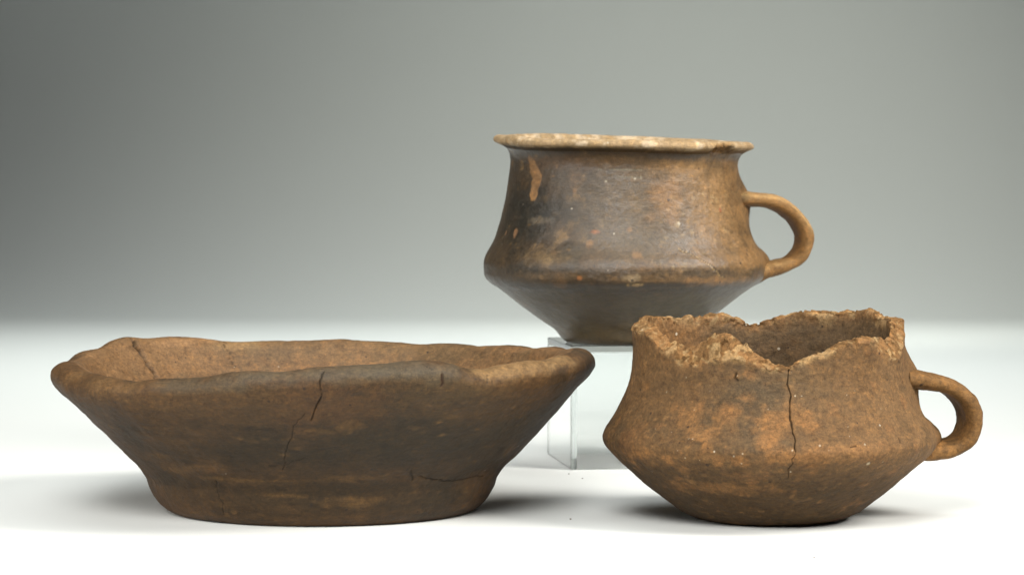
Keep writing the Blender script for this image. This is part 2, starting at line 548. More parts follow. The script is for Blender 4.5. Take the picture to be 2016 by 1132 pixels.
    b(1160, 482, 1.8, 2.6, fl, 0.75, soft=0.5, rough=0.9, freq=300); b(1172, 456, 3.0, 1.0, lin(140, 84, 48), 0.8, soft=0.3, rough=0.7, freq=300)
    b(1015, 457, 1.8, 3, lin(150, 110, 86), 0.8, soft=0.3, rough=0.5, freq=300); b(996, 458, 1.0, 2.4, lin(150, 110, 86), 0.7, soft=0.3)
    b(1062, 434, 8, 2.0, lin(104, 90, 84), 0.7, rough=1.0, freq=260); b(1052, 500, 5, 2.4, lin(132, 104, 78), 0.3, soft=0.9, rough=1.3, freq=260)
    b(1075, 512, 3.2, 2.2, lin(146, 118, 88), 0.4, soft=0.8, rough=1.3, freq=300); b(1239, 452, 1.2, 1.2, lin(150, 110, 74), 0.7, soft=0.6, rough=0.9)
    b(1254, 502, 2.6, 1.8, lin(146, 106, 70), 0.6, rough=0.9, freq=300); b(1418, 414, 0.9, 1.2, lin(160, 90, 50), 0.9)
    b(1132, 376, 1.2, 1.8, fl, 0.8, rough=0.6); b(1140, 547, 1.6, 1.2, lin(170, 106, 56), 0.9)
    b(1253, 562, 3.5, 1.0, lin(190, 150, 96), 0.85, rough=0.9, freq=300); b(1242, 548, 4, 2.0, lin(150, 128, 108), 0.8, rough=1.0, freq=300)
    b(1337, 441, 0.9, 0.9, lin(205, 196, 180), 0.7, soft=0.2, rough=0.3); b(1208, 460, 0.6, 0.5, lin(205, 196, 180), 0.7, soft=0.2)
    b(1193, 356, 0.5, 0.4, lin(205, 196, 180), 0.7); b(1250, 351, 0.5, 0.5, lin(205, 196, 180), 0.7); b(1262, 350, 0.5, 0.7, lin(205, 196, 180), 0.7)
    b(1377, 350, 0.6, 0.6, lin(170, 130, 90), 0.9); b(1375, 331, 0.5, 0.5, lin(20, 14, 10), 0.9)
    rng = np.random.default_rng(4)
    for k in range(40):                                   # burnishing scuffs on the lit side
        x, y = rng.uniform(1290, 1440), rng.uniform(380, 530)
        b(x, y, rng.uniform(0.4, 1.6), rng.uniform(0.25, 1.4), lin(176, 146, 106), rng.uniform(0.12, 0.4), rough=0.9, freq=400)
    for k in range(46):
        x, y = rng.uniform(975, 1440), rng.uniform(310, 570)
        b(x, y, rng.uniform(0.4, 1.5), rng.uniform(0.3, 1.0), lin(146, 110, 74), rng.uniform(0.12, 0.4), soft=0.8, rough=1.2, freq=400)
    cr = lambda pts, wd, dp, dk, **k: crack(P, N, col, pick, pts, slice(0, crest + 1), wd, dp, dk, **k)
    cr([(1178, 334), (1200, 333), (1265, 334)], 0.00020, 0.0001, lin(112, 102, 92), seed=2, jit=0.0001)
    cr([(1200, 348), (1264, 349)], 0.00016, 0.0001, lin(100, 90, 82), seed=3, jit=0.0001)
    cr([(1336, 490), (1352, 497), (1372, 506), (1395, 520), (1412, 535), (1424, 546)], 0.00032, 0.0003, lin(170, 142, 104), seed=4, jit=0.0003)
    cr([(1340, 491), (1356, 497), (1376, 507), (1399, 520), (1416, 535), (1428, 546)], 0.00028, 0.0004, lin(40, 30, 22), seed=4, jit=0.0003)
    # worn pale mouth, with the rough chip at the right
    lo_y = np.where(np.arange(330) <= crest, K[:, 1], 0)
    rimw = ((1 - sstep(287, 292, lo_y)) * (1 - sstep(6, 14, np.arange(330) - crest + 0.0)))[:, None]
    rimw = rimw * np.ones_like(TH)
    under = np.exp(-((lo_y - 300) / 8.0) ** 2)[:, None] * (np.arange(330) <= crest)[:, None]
    mixin(lin(64, 48, 34), under * (0.55 + 0.5 * n2))  # shade in the crease under the lip, painted as a dark band
    rimw = np.clip(rimw + 0.5 * rimw * (1 - rimw) * 4 * n2, 0, 1)
    mixin(lin(186, 156, 122), rimw * (0.78 + 0.3 * n2))
    mixin(lin(222, 198, 166), rimw * sstep(-0.1, 0.5, fbm(P, 200, 4, 77)) * 0.7)
    chip = pick(1425, 295)
    dch = np.linalg.norm((P - chip) * np.array([0.55, 0.55, 1.2]), axis=2)
    cw = (1 - sstep(0.0035, 0.0060, dch + 0.0012 * fbm(P, 300, 3, 8)))
    P -= N * (cw * (0.0021 + 0.0019 * fbm(P, 420, 3, 12)))[..., None]
    mixin(lin(140, 100, 62), cw * 0.85)
    mixin(lin(96, 70, 46), cw * sstep(0, 0.4, fbm(P, 420, 3, 12) * -1))
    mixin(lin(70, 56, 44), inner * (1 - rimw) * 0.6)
    N = grid_normals(P)
    rootz = zb
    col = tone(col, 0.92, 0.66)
    t = thing('cup', 'dark burnished cup with a whole pale rim, raised on the clear riser', 'cup', (X0, Y0, rootz))
    mat = clay_mat('burnished_clay', rough=0.43, spec=0.5, bump=0.34, grain=0.28, fleck=0.002, streak=0.16)
    mrim = clay_mat('worn_rim_clay', rough=0.75, spec=0.25, bump=0.5, grain=0.25, fleck=0.02)
    a, bb = crest - 16, crest + 12
    sl = lambda i, j: (P[i:j], N[i:j], col[i:j])
    # the body is two shells of one wall: outside below the lip and inside below the lip
    Pb, Nb, cb = P, N, col
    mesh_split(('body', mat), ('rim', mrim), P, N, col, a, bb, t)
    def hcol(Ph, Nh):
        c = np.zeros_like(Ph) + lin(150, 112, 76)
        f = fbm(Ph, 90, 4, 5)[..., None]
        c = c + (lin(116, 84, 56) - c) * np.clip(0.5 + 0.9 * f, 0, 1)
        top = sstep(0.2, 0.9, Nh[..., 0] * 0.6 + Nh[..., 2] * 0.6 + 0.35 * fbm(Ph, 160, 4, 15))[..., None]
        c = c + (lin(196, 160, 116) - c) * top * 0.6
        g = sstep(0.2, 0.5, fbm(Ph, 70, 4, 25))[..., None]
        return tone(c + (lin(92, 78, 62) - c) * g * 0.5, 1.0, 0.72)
    ca = math.cos(R(7))
    pth = [(x, y, f) for x, y, f in ((1436, 392, 1.35), (1456, 392, 1.28), (1474, 393, 1.12), (1492, 394, 1.0), (1516, 397, 0.96), (1540, 406, 0.96), (1561, 421, 0.97), (1577, 441, 1.0),
            (1586, 464, 1.02), (1585, 487, 1.0), (1574, 506, 0.95), (1556, 519, 0.92), (1534, 526, 0.98), (1514, 531, 1.1), (1494, 537, 1.25), (1474, 543, 1.35))]
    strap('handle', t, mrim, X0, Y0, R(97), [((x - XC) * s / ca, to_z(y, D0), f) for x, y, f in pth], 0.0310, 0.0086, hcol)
    return t


def tone(col, sat, gain):
    g = (col * np.array([0.25, 0.6, 0.15])).sum(-1, keepdims=True)
    c = np.clip((g + (col - g) * sat) * gain, 0, 1)
    c[..., 0] *= 1.0
    c[..., 2] *= 0.66 + 0.30 * np.clip(g[..., 0] * gain / 0.30, 0, 1)
    return c


def mesh_split(body, rim, P, N, col, a, b, parent):
    """one continuous wall handed out as body (outside + inside) and rim, sharing their border points"""
    nr, nt = P.shape[:2]
    o = mesh_obj(rim[0], P[a:b + 1], N[a:b + 1], col[a:b + 1], rim[1], parent)
    # body: rows 0..a and b..nr-1 in one mesh
    P2 = np.concatenate([P[:a + 1], P[b:]]); N2 = np.concatenate([N[:a + 1], N[b:]]); c2 = np.concatenate([col[:a + 1], col[b:]])
    me_gap = a
    ob = mesh_obj_gap(body[0], P2, N2, c2, body[1], parent, me_gap)
    return ob, o


def mesh_obj_gap(name, P, N, col, mat, parent, gap):
    nr, nt = P.shape[:2]
    V, NN, CC = P.reshape(-1, 3), N.reshape(-1, 3), col.reshape(-1, 3)
    i = np.array([k for k in range(nr - 1) if k != gap])[:, None]
    j = np.arange(nt)[None, :]
    j2 = (j + 1) % nt
    F = np.stack([i * nt + j, i * nt + j2, (i + 1) * nt + j2, (i + 1) * nt + j], -1).reshape(-1, 4)
    V = np.r_[V, [P[0].mean(0)], [P[-1].mean(0)]]; NN = np.r_[NN, [[0, 0, -1]], [[0, 0, 1]]]; CC = np.r_[CC, [col[0].mean(0)], [col[-1].mean(0)]]
    a = np.arange(nt); b = (a + 1) % nt
    Tt = np.concatenate([np.stack([np.full(nt, len(V) - 2), b, a], -1), np.stack([np.full(nt, len(V) - 1), a + (nr - 1) * nt, b + (nr - 1) * nt], -1)])
    me = bpy.data.meshes.new(name)
    me.vertices.add(len(V)); me.vertices.foreach_set('co', V.astype(np.float32).ravel())
    loops = np.r_[F.ravel(), Tt.ravel()].astype(np.int32)
    me.loops.add(len(loops)); me.loops.foreach_set('vertex_index', loops)
    starts = np.r_[np.arange(len(F)) * 4, len(F) * 4 + np.arange(len(Tt)) * 3].astype(np.int32)
    me.polygons.add(len(starts)); me.polygons.foreach_set('loop_start', starts)
    me.update(calc_edges=True); me.validate()
    me.polygons.foreach_set('use_smooth', np.ones(len(me.polygons), bool))
    at = me.attributes.new('pigment', 'FLOAT_COLOR', 'POINT')
    at.data.foreach_set('color', np.c_[CC, np.ones(len(CC))].astype(np.float32).ravel())
    NN = NN / np.maximum(np.linalg.norm(NN, axis=1, keepdims=True), 1e-9)
    me.normals_split_custom_set_from_vertices(NN.astype(float).tolist())
    me.materials.append(mat)
    o = bpy.data.objects.new(name, me)
    C.collection.objects.link(o)
    o.parent = parent
    o.matrix_parent_inverse = parent.matrix_world.inverted()
    return o


def crest_from(pts, D0, X0, rad, side):
    """turn crest measurements into (theta, z); side +1 front, -1 back"""
    out = []
    for x, y in pts:
        c = 0.5
        for _ in range(25):
            D = D0 - rad * c * side
            X = (x - HORX) * D / FPX - X0
            sn = np.clip(X / rad, -1, 1)
            c = math.sqrt(max(0, 1 - sn * sn))
        th = math.atan2(sn, c * side)
        out.append((th, to_z(y, D)))
    return out


def periodic(pairs, th, smooth=0.0):
    pairs = sorted(pairs)
    t = np.array([p[0] for p in pairs]); v = np.array([p[1] for p in pairs])
    t = np.r_[t - 2 * np.pi, t, t + 2 * np.pi]; v = np.r_[v, v, v]
    f = np.linspace(-np.pi, np.pi, 1440, endpoint=False)
    g = np.interp(f, t, v)
    if smooth:
        k = int(smooth / (2 * np.pi / 1440))
        ker = np.hanning(2 * k + 3); ker /= ker.sum()
        g = np.convolve(np.r_[g[-200:], g, g[:200]], ker, 'same')[200:-200]
    return np.interp(th, np.r_[f, np.pi], np.r_[g, g[0]])


# ------------------------------------------------------------------ wide bowl
def build_bowl():
    D0, XC = 1.543, 636.0
    s = D0 / FPX
    X0, Y0 = (XC - HORX) * s, D0 - CAM_D
    prof = [(3, 1000), (150, 1000), (280, 1000), (300, 998), (315, 988), (328, 972), (338, 955), (347, 932), (362, 912), (384, 891), (412, 861), (441, 831),
            (470, 800), (493, 775), (511, 757), (524, 741), (530, 728), (529, 715), (520, 704), (504, 697), (486, 698), (472, 706), (461, 722),
            (438, 757), (400, 800), (352, 850), (300, 900), (235, 930), (120, 938), (3, 940)]
    nR = 400
    K = curve(prof, nR, [0.4, 0.4, 0.8] + [1.0] * 20 + [0.75] * 2 + [0.5] * 5)
    crest = int(np.argmin(K[:, 1]))
    th = theta_grid(1040)
    r, z = K[:, 0] * s, to_z(K[:, 1], D0)
    TH = th[None, :]
    rc = K[crest, 0] * s
    front = [(142, 717), (169, 736), (216, 744), (266, 753), (309, 745), (371, 740), (430, 736), (507, 729), (585, 725), (640, 723), (694, 717), (768, 714), (831, 713),
             (880, 717), (909, 724), (954, 725), (991, 717), (1046, 708), (1084, 704), (1113, 693), (1134, 687)]
    back = [(160, 699), (200, 680), (225, 671), (250, 666), (290, 665), (330, 664), (380, 667), (450, 672), (530, 671), (600, 670), (675, 670), (768, 675), (828, 681), (887, 677), (935, 676),
            (1009, 681), (1080, 684), (1115, 686)]
    prs = crest_from(front, D0, X0, rc, 1) + crest_from(back, D0, X0, rc, -1)
    zc = periodic(prs, th, 0.035)
    dz = zc - z[crest]
    up = sstep(0.030, 0.066, z)[:, None]
    rad_var = 1 + up * (0.006 * np.sin(2 * TH + 0.5) + 0.006 * np.sin(5 * TH + 1.0) + 0.004 * np.sin(9 * TH + 2.2))
    Rr = r[:, None] * rad_var
    P = np.stack([X0 + Rr * np.sin(TH), Y0 - Rr * np.cos(TH), z[:, None] + up * dz[None, :]], -1)
    N = grid_normals(P)
    wb = sstep(0.0005, 0.006, P[..., 2])
    inner = (np.arange(nR)[:, None] > crest + 2) * np.ones_like(TH)
    lump = 0.0011 * fbm(P, 22, 3, 5) + 0.0004 * fbm(P, 75, 3, 15) + 0.00016 * fbm(P, 260, 3, 25) + 0.0004 * fbm(P, 40, 3, 35, squash=(1, 1, 4))
    P += N * (lump * wb)[..., None]
    # thickened lip pressed by fingers
    ro = np.arange(nR)[:, None]
    lipz = np.exp(-((ro - (crest - 14)) / 18.0) ** 2)
    P += N * (lipz * 0.0012 * np.sin(11 * TH + 3 * np.sin(3 * TH)))[..., None]
    N = grid_normals(P)
    outr, inr = slice(0, crest + 6), slice(crest - 8, nR)
    pick, picki = Picker(P, N, outr), Picker(P, N, inr)
    n1, n2 = fbm(P, 26, 5, 31), fbm(P, 85, 5, 47)
    n3 = fbm(P, 34, 5, 71, squash=(1, 1, 4.5))
    n4 = fbm(P, 190, 4, 81)
    col = np.zeros_like(P) + lin(104, 72, 46)
    def mixin(c, a):
        nonlocal col
        col = col + (np.asarray(c) - col) * np.clip(a, 0, 1)[..., None]
    zz = P[..., 2]
    mixin(lin(126, 88, 56), sstep(0.0, 0.5, n1 + 0.3 * n2) * 0.7)
    mixin(lin(78, 58, 44), sstep(-0.05, 0.45, -n1 + 0.4 * n3) * 0.75)
    mixin(lin(66, 54, 46), sstep(0.1, 0.5, n3 + 0.3 * n2) * 0.55)
    mixin(lin(140, 98, 60), sstep(0.2, 0.55, n2) * 0.4)
    mixin(lin(154, 112, 70), sstep(0.35, 0.6, n4) * 0.35)
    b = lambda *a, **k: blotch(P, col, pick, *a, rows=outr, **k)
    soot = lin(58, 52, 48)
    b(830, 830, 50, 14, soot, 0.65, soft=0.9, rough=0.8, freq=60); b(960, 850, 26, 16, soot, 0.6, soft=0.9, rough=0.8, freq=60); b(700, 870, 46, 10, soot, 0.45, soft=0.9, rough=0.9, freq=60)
    b(400, 850, 40, 12, lin(72, 54, 42), 0.6, soft=0.9, rough=0.9, freq=60); b(430, 895, 46, 6, lin(64, 50, 40), 0.6, soft=0.7, rough=1.0, freq=80)
    b(760, 910, 60, 6, lin(66, 50, 40), 0.55, soft=0.8, rough=1.0, freq=70); b(540, 950, 60, 8, lin(92, 64, 42), 0.5, soft=0.8, rough=0.8)
    b(650, 800, 20, 16, lin(122, 80, 50), 0.55, soft=0.9, rough=0.8, freq=70); b(430, 790, 60, 8, lin(112, 80, 54), 0.45, soft=0.8, rough=0.8)
    b(1000, 790, 34, 12, lin(118, 82, 50), 0.5, soft=0.9, rough=0.8, freq=70); b(880, 770, 26, 8, lin(104, 80, 56), 0.5, soft=0.9, rough=0.8)
    b(1100, 745, 8, 6, lin(70, 56, 46), 0.5, soft=0.8, rough=0.8); b(1060, 830, 18, 18, lin(64, 54, 46), 0.55, soft=0.9, rough=0.7)
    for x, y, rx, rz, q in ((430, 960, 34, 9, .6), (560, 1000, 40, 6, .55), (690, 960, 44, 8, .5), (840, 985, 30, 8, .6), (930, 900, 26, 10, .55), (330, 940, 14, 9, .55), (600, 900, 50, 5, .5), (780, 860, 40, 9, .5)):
        b(x, y, rx, rz, lin(62, 48, 36), q, soft=0.9, rough=1.1, freq=90)  # dark patches put the lower wall's shade into the colour
    for x, y, rx, rz in ((300, 893, 6, 1.6), (318, 899, 5, 1.0), (350, 926, 7, 1.8), (370, 921, 4, 1.0), (480, 945, 30, 1.0), (700, 985, 12, 1.4), (715, 995, 6, 1.4), (720, 940, 16, 1.0),
                         (560, 975, 10, 0.9), (890, 820, 4, 1.4), (690, 838, 6, 2), (640, 850, 8, 1.6)):
        b(x, y, rx, rz, lin(150, 106, 58), 0.34, soft=0.85, rough=1.3, freq=260)
    for x, y, rx, rz in ((600, 735, 14, 2), (690, 735, 30, 4), (780, 724, 26, 4), (540, 738, 14, 3), (480, 742, 12, 2.5), (850, 735, 10, 4), (400, 760, 24, 3)):
        b(x, y, rx, rz, lin(104, 90, 82), 0.6, soft=0.7, rough=0.9, freq=110)
    for x, y, rx, rz in ((1000, 728, 14, 4), (1050, 718, 14, 4), (1100, 708, 10, 4), (955, 734, 8, 3)):
        b(x, y, rx, rz, lin(176, 136, 96), 0.6, soft=0.7, rough=0.9, freq=160)
    for x, y, rx, rz in ((150, 740, 8, 4), (190, 755, 10, 4), (240, 765, 10, 3)):
        b(x, y, rx, rz, lin(148, 108, 72), 0.5, soft=0.7, rough=0.9, freq=160)
    rng = np.random.default_rng(8)
    for k in range(70):
        b(rng.uniform(140, 1120), rng.uniform(750, 1010), rng.uniform(0.5, 3.2), rng.uniform(0.3, 0.9), lin(146, 106, 66), rng.uniform(0.15, 0.5), soft=0.8, rough=1.2, freq=350)
    for k in range(40):
        b(rng.uniform(260, 1000), rng.uniform(830, 990), rng.uniform(4, 16), rng.uniform(0.4, 1.0), lin(60, 46, 36), rng.uniform(0.2, 0.5), soft=0.8, rough=1.3, freq=200)
    # inside: paler, pinkish
    mixin(lin(160, 116, 82), inner * (0.75 + 0.3 * n2))
    bi = lambda *a, **k: blotch(P, col, picki, *a, rows=inr, **k)
    mixin(lin(116, 90, 70), inner * sstep(0.0, 0.5, n2 + 0.3 * n3) * 0.7)
    bi(330, 690, 26, 8, lin(160, 118, 84), 0.75, soft=0.7, rough=0.8, freq=90); bi(220, 710, 22, 8, lin(158, 116, 82), 0.65, soft=0.8, rough=0.6)
    bi(560, 690, 30, 5, lin(112, 90, 74), 0.6, soft=0.8, rough=0.9); bi(480, 680, 16, 3, lin(186, 146, 104), 0.5, soft=0.8, rough=1)
    bi(720, 690, 40, 5, lin(150, 112, 80), 0.5, soft=0.8, rough=0.9); bi(880, 700, 40, 6, lin(116, 90, 66), 0.6, soft=0.8, rough=0.9)
    bi(390, 672, 30, 1.6, lin(190, 140, 100), 0.5, rough=1.0)
    ck = lambda pts, wd, dp, dk=(0.012, 0.008, 0.006), **k: crack(P, N, col, pick, pts, outr, wd, dp, dk, **k)
    ck([(640, 722), (634, 738), (629, 750), (631, 783), (618, 810), (613, 826)], 0.00036, 0.0011, seed=11)
    ck([(600, 815), (588, 826), (577, 838)], 0.00026, 0.0004, seed=12)
    ck([(577, 838), (570, 869), (561, 892), (557, 923)], 0.00022, 0.0005, seed=13)
    ck([(425, 945), (432, 980), (441, 1012)], 0.00026, 0.0004, seed=14)
    ck([(809, 925), (812, 945)], 0.00035, 0.0006, seed=15)
    ck([(826, 936), (850, 944), (898, 946), (922, 942), (950, 937)], 0.00034, 0.0008, seed=16)
    ck([(870, 738), (872, 748), (870, 760)], 0.0007, 0.0012, lin(84, 34, 20) * 0.6, seed=17, jit=0.0002)
    ck([(959, 738), (959, 754)], 0.0003, 0.0005, seed=18, jit=0.0002)
    ck([(832, 716), (840, 722), (850, 728)], 0.0003, 0.0004, seed=19)
    ck([(600, 900), (560, 915), (530, 917)], 0.00022, 0.0003, lin(40, 28, 20), seed=20)
    ci = lambda pts, wd, dp, dk=(0.012, 0.008, 0.006), **k: crack(P, N, col, picki, pts, inr, wd, dp, dk, **k)
    ci([(262, 667), (272, 684), (284, 704), (296, 725), (307, 744)], 0.0016, 0.0030, seed=21, jit=0.0005)
    ci([(441, 673), (447, 690), (452, 706), (462, 722), (469, 734)], 0.00032, 0.0006, lin(60, 44, 26), seed=22)
    N = grid_normals(P)
    t = thing('bowl', 'wide low brown clay bowl with uneven thick lip and cracked wall', 'bowl', (X0, Y0, 0))
    col = tone(col, 0.86, 0.46)
    mat = clay_mat('coarse_clay', rough=0.62, spec=0.24, bump=0.48, grain=0.32, fleck=0.0012, streak=0.14)
    mesh_split(('body', mat), ('rim', mat), P, N, col, crest - 42, crest + 12, t)
    return t


# ------------------------------------------------------------------ broken cup
def build_broken_cup():
    D0, XC = 1.5, 1515.0
    s = D0 / FPX
    X0, Y0 = (XC - HORX) * s, D0 - CAM_D
    outer = [(128, 1019.5), (150, 1014), (173, 1004), (212, 976), (250, 947), (273, 927), (311, 893), (326, 875), (330.5, 861), (325, 844), (313, 827), (292, 789), (278, 752),
             (271, 714), (269, 680), (271, 645), (276, 595)]
    innr = [(160, 975), (210, 945), (268, 900), (296, 868), (290, 845), (280, 825), (261, 789), (249, 752), (243, 714), (241, 680), (243, 640), (248, 595)]
    Ko, Ki = curve(outer, 600), curve(innr, 500)
    zo_, ro_ = to_z(Ko[:, 1], D0), Ko[:, 0] * s
    zi_, ri_ = to_z(Ki[:, 1], D0), Ki[:, 0] * s
    th = theta_grid(1040)
    TH = th[None, :]
    R_o, R_i = 270 * s, 243 * s
    f_out = [(1249, 652), (1263, 652), (1278, 668), (1304, 694), (1334, 715), (1363, 719), (1396, 711), (1437, 708), (1479, 715), (1525, 725), (1552, 726), (1577, 710), (1600, 702), (1623, 695),
             (1660, 678), (1690, 672), (1714, 672), (1730, 690), (1745, 700), (1762, 706), (1780, 688)]
    b_all = [(1280, 630), (1286, 626), (1300, 628), (1317, 627), (1346, 629), (1375, 624), (1404, 619), (1433, 619), (1455, 630), (1479, 643), (1496, 642), (1515, 635), (1533, 627), (1579, 612),
             (1600, 615), (1623, 619), (1650, 616), (1677, 615), (1702, 611), (1722, 617), (1743, 631), (1758, 630)]
    f_in = [(1276, 640), (1290, 646), (1305, 660), (1325, 678), (1358, 690), (1387, 678), (1408, 661), (1440, 668), (1471, 685), (1500, 705), (1525, 718), (1552, 722), (1577, 703), (1600, 697),
            (1623, 690), (1660, 671), (1690, 664), (1714, 660), (1735, 664), (1750, 658)]
    zt_b = crest_from(b_all, D0, X0, R_i, -1)
    zo = periodic(crest_from(f_out, D0, X0, R_o, 1) + [(a, q - 0.0008) for a, q in zt_b], th, 0.02)
    zi = periodic(crest_from(f_in, D0, X0, R_i, 1) + zt_b, th, 0.02)
    cir = np.stack([np.sin(th), np.cos(th), 0 * th], -1)
    jag = 0.0007 * fbm(cir, 9, 4, 3, gain=0.65) + 0.0003 * fbm(cir, 40, 3, 13, gain=0.7)
    rj = np.random.default_rng(77)
    def teeth(n, a):
        k = np.sort(rj.uniform(-np.pi, np.pi, n)); v = rj.normal(0, a, n)
        return np.interp(th, np.r_[k - 2 * np.pi, k, k + 2 * np.pi], np.r_[v, v, v])
    zo = zo + jag + teeth(44, 0.0009) + teeth(120, 0.00025)
    zi = zi + teeth(46, 0.0009) + teeth(120, 0.00025)
    zi = zi + 0.0006 * fbm(cir, 12, 4, 33, gain=0.65) + 0.0003 * fbm(cir, 40, 3, 43, gain=0.7)
    rows = []
    zb0 = to_z(1021, D0)
    for rr in (3, 40, 80, 110):
        rows.append((np.full_like(th, rr * s), np.full_like(th, zb0)))
    nb = len(rows)
    nO, nF, nI = 270, 30, 110
    zlo = to_z(1019.5, D0)
    for t_ in np.linspace(0, 1, nO):
        zz = zlo + (zo - zlo) * t_
        rows.append((np.interp(zz, zo_, ro_), zz))
    r1, r2 = np.interp(zo, zo_, ro_), np.interp(zi, zi_, ri_)
    for t_ in np.linspace(0, 1, nF + 2)[1:-1]:
        bulge = 0.0008 * math.sin(math.pi * t_)
        rows.append((r1 + (r2 - r1) * t_, zo + (zi - zo) * t_ + bulge))
    zin = to_z(975, D0)
    for t_ in np.linspace(1, 0, nI):
        zz = zin + (zi - zin) * t_
        rows.append((np.interp(zz, zi_, ri_), zz))
    for rr in (130, 80, 3):
        rows.append((np.full_like(th, rr * s), np.full_like(th, to_z(985, D0))))
    Rr = np.array([a for a, _ in rows]); Z = np.array([q for _, q in rows])
    nR = len(rows)
    fr0, fr1 = nb + nO - 1, nb + nO + nF
    P = np.stack([X0 + Rr * np.sin(TH), Y0 - Rr * np.cos(TH), Z], -1)
    wob = 0.0016 * np.sin(2 * TH + 0.8) + 0.001 * np.sin(3 * TH)
    hgt = sstep(0.01, 0.05, Z)
    P[..., 0] += wob * hgt * np.sin(TH); P[..., 1] -= wob * hgt * np.cos(TH)
    N = grid_normals(P)
    ro = np.arange(nR)[:, None] * np.ones_like(TH)
    wfr = ((ro > fr0 - 1) & (ro < fr1 + 1)).astype(float)
    near = np.exp(-(np.clip(np.maximum(fr0 - ro, ro - fr1), 0, None) / 5.0) ** 2)
    base_w = np.where(ro < fr0, sstep(0.0, 0.006, P[..., 2]), 1.0)
    P += N * ((0.0009 * fbm(P, 28, 3, 3) + 0.00035 * fbm(P, 90, 3, 13) + 0.00020 * fbm(P, 300, 3, 23)) * base_w)[..., None]
    rf = np.random.default_rng(5)
    nz = near > 0.02
    Q = P[nz]
    tt = rf.uniform(-np.pi, np.pi, 420)
    zf = np.interp(tt, th, 0.5 * (zo + zi)) + rf.uniform(-0.006, 0.006, 420)
    rr_f = rf.uniform(R_i - 0.001, R_o + 0.001, 420)
    seeds = np.stack([X0 + rr_f * np.sin(tt), Y0 - rr_f * np.cos(tt), zf], -1)
    slope, offs = rf.normal(0, 0.13, (420, 3)), rf.normal(0, 0.00028, 420)
    fac = np.zeros(len(Q)); tintf = np.zeros(len(Q)); tints = rf.uniform(0, 1, 420)
    for k0 in range(0, len(Q), 20000):
        q = Q[k0:k0 + 20000]
        qw = q + 0.0006 * np.stack([vnoise(q, 500, 1), vnoise(q, 500, 2), vnoise(q, 500, 3)], -1)
        d2 = ((qw[:, None, :] - seeds[None]) ** 2).sum(-1)
        kk = d2.argmin(1)
        fac[k0:k0 + 20000] = ((q - seeds[kk]) * slope[kk]).sum(1) + offs[kk]
        tintf[k0:k0 + 20000] = tints[kk]
    facet = np.zeros(P.shape[:2]); facet[nz] = np.clip(fac, -0.0008, 0.0008)
    ftint = np.full(P.shape[:2], 0.5); ftint[nz] = tintf
    P += N * (near * facet)[..., None]
    P += N * (near * (0.0004 * fbm(P, 110, 3, 49) + 0.0004 * fbm(P, 300, 4, 51, gain=0.7) + 0.0002 * fbm(P, 900, 2, 61)))[..., None]
    zprof, rprof = zo_, ro_
    for hx, hy, amp, rad in ((1802, 742, 0.0085, 0.0145), (1842, 874, 0.0055, 0.0110)):
        hz = to_z(hy, D0); ang = R(97)
        rr = np.interp(hz, zprof, rprof)
        c = np.array([X0 + rr * math.sin(ang), Y0 - rr * math.cos(ang), hz])
        d = np.linalg.norm(P[:fr0] - c, axis=2)
        P[:fr0] += N[:fr0] * (amp * np.exp(-(d / rad) ** 2))[..., None]
    N = grid_normals(P)
    outr, inr = slice(0, fr0 + 2), slice(fr1 - 2, nR)
    pick, picki = Picker(P, N, outr), Picker(P, N, inr)
    n1, n2 = fbm(P, 36, 5, 131), fbm(P, 100, 5, 147)
    n3, n4 = fbm(P, 60, 5, 171, squash=(1, 1, 2.5)), fbm(P, 220, 4, 181)
    col = np.zeros_like(P) + lin(124, 88, 58)
    def mixin(c, a):
        nonlocal col
        col = col + (np.asarray(c) - col) * np.clip(a, 0, 1)[..., None]
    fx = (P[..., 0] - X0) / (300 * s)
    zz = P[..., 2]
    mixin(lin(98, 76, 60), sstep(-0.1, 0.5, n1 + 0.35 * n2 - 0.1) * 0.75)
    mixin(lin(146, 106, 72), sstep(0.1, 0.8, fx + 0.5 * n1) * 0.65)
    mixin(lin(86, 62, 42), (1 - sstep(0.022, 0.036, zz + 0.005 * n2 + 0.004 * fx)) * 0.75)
    mixin(lin(156, 104, 60), sstep(0.2, 0.55, n2 + 0.2 * n4) * 0.55)
    mixin(lin(86, 66, 50), sstep(0.2, 0.5, n3) * 0.4)
    mixin(lin(172, 124, 76), sstep(0.32, 0.6, n4) * 0.4)
    b = lambda *a, **k: blotch(P, col, pick, *a, rows=outr, **k)
    gy = lin(100, 82, 70)
    b(1480, 760, 20, 12, gy, 0.7, soft=0.8, rough=0.7, freq=80); b(1500, 880, 14, 10, gy, 0.6, soft=0.8, rough=0.8, freq=80); b(1590, 760, 14, 14, lin(120, 92, 70), 0.5, soft=0.8)
    b(1300, 760, 14, 12, lin(112, 80, 54), 0.6, soft=0.9, rough=0.8); b(1235, 870, 9, 7, lin(128, 84, 52), 0.6, soft=0.8, rough=0.8)
    og = lin(170, 114, 62)
    for x, y, rx, rz, q in ((1318, 905, 3.6, 2.6, .85), (1412, 908, 3.0, 2.4, .7), (1463, 908, 4.4, 2.6, .85), (1535, 897, 5.5, 3.0, .7), (1518, 860, 5.5, 4.0, .8), (1525, 828, 9, 3.0, .6), (1425, 818, 6, 4.5, .65),
                            (1385, 855, 6, 3.5, .55), (1360, 820, 5, 5, .5), (1473, 784, 3, 2, .6), (1465, 738, 5, 2, .5), (1270, 895, 6, 3, .6), (1345, 925, 4, 1.6, .5), (1370, 960, 12, 2, .4),
                            (1590, 830, 4, 5, .6), (1640, 895, 16, 3, .55), (1590, 905, 7, 3, .55), (1460, 960, 14, 2.4, .45), (1270, 760, 3, 2, .4), (1560, 810, 3, 5, .5), (1245, 900, 4, 2, .5), (1390, 880, 2, 3, .5)):
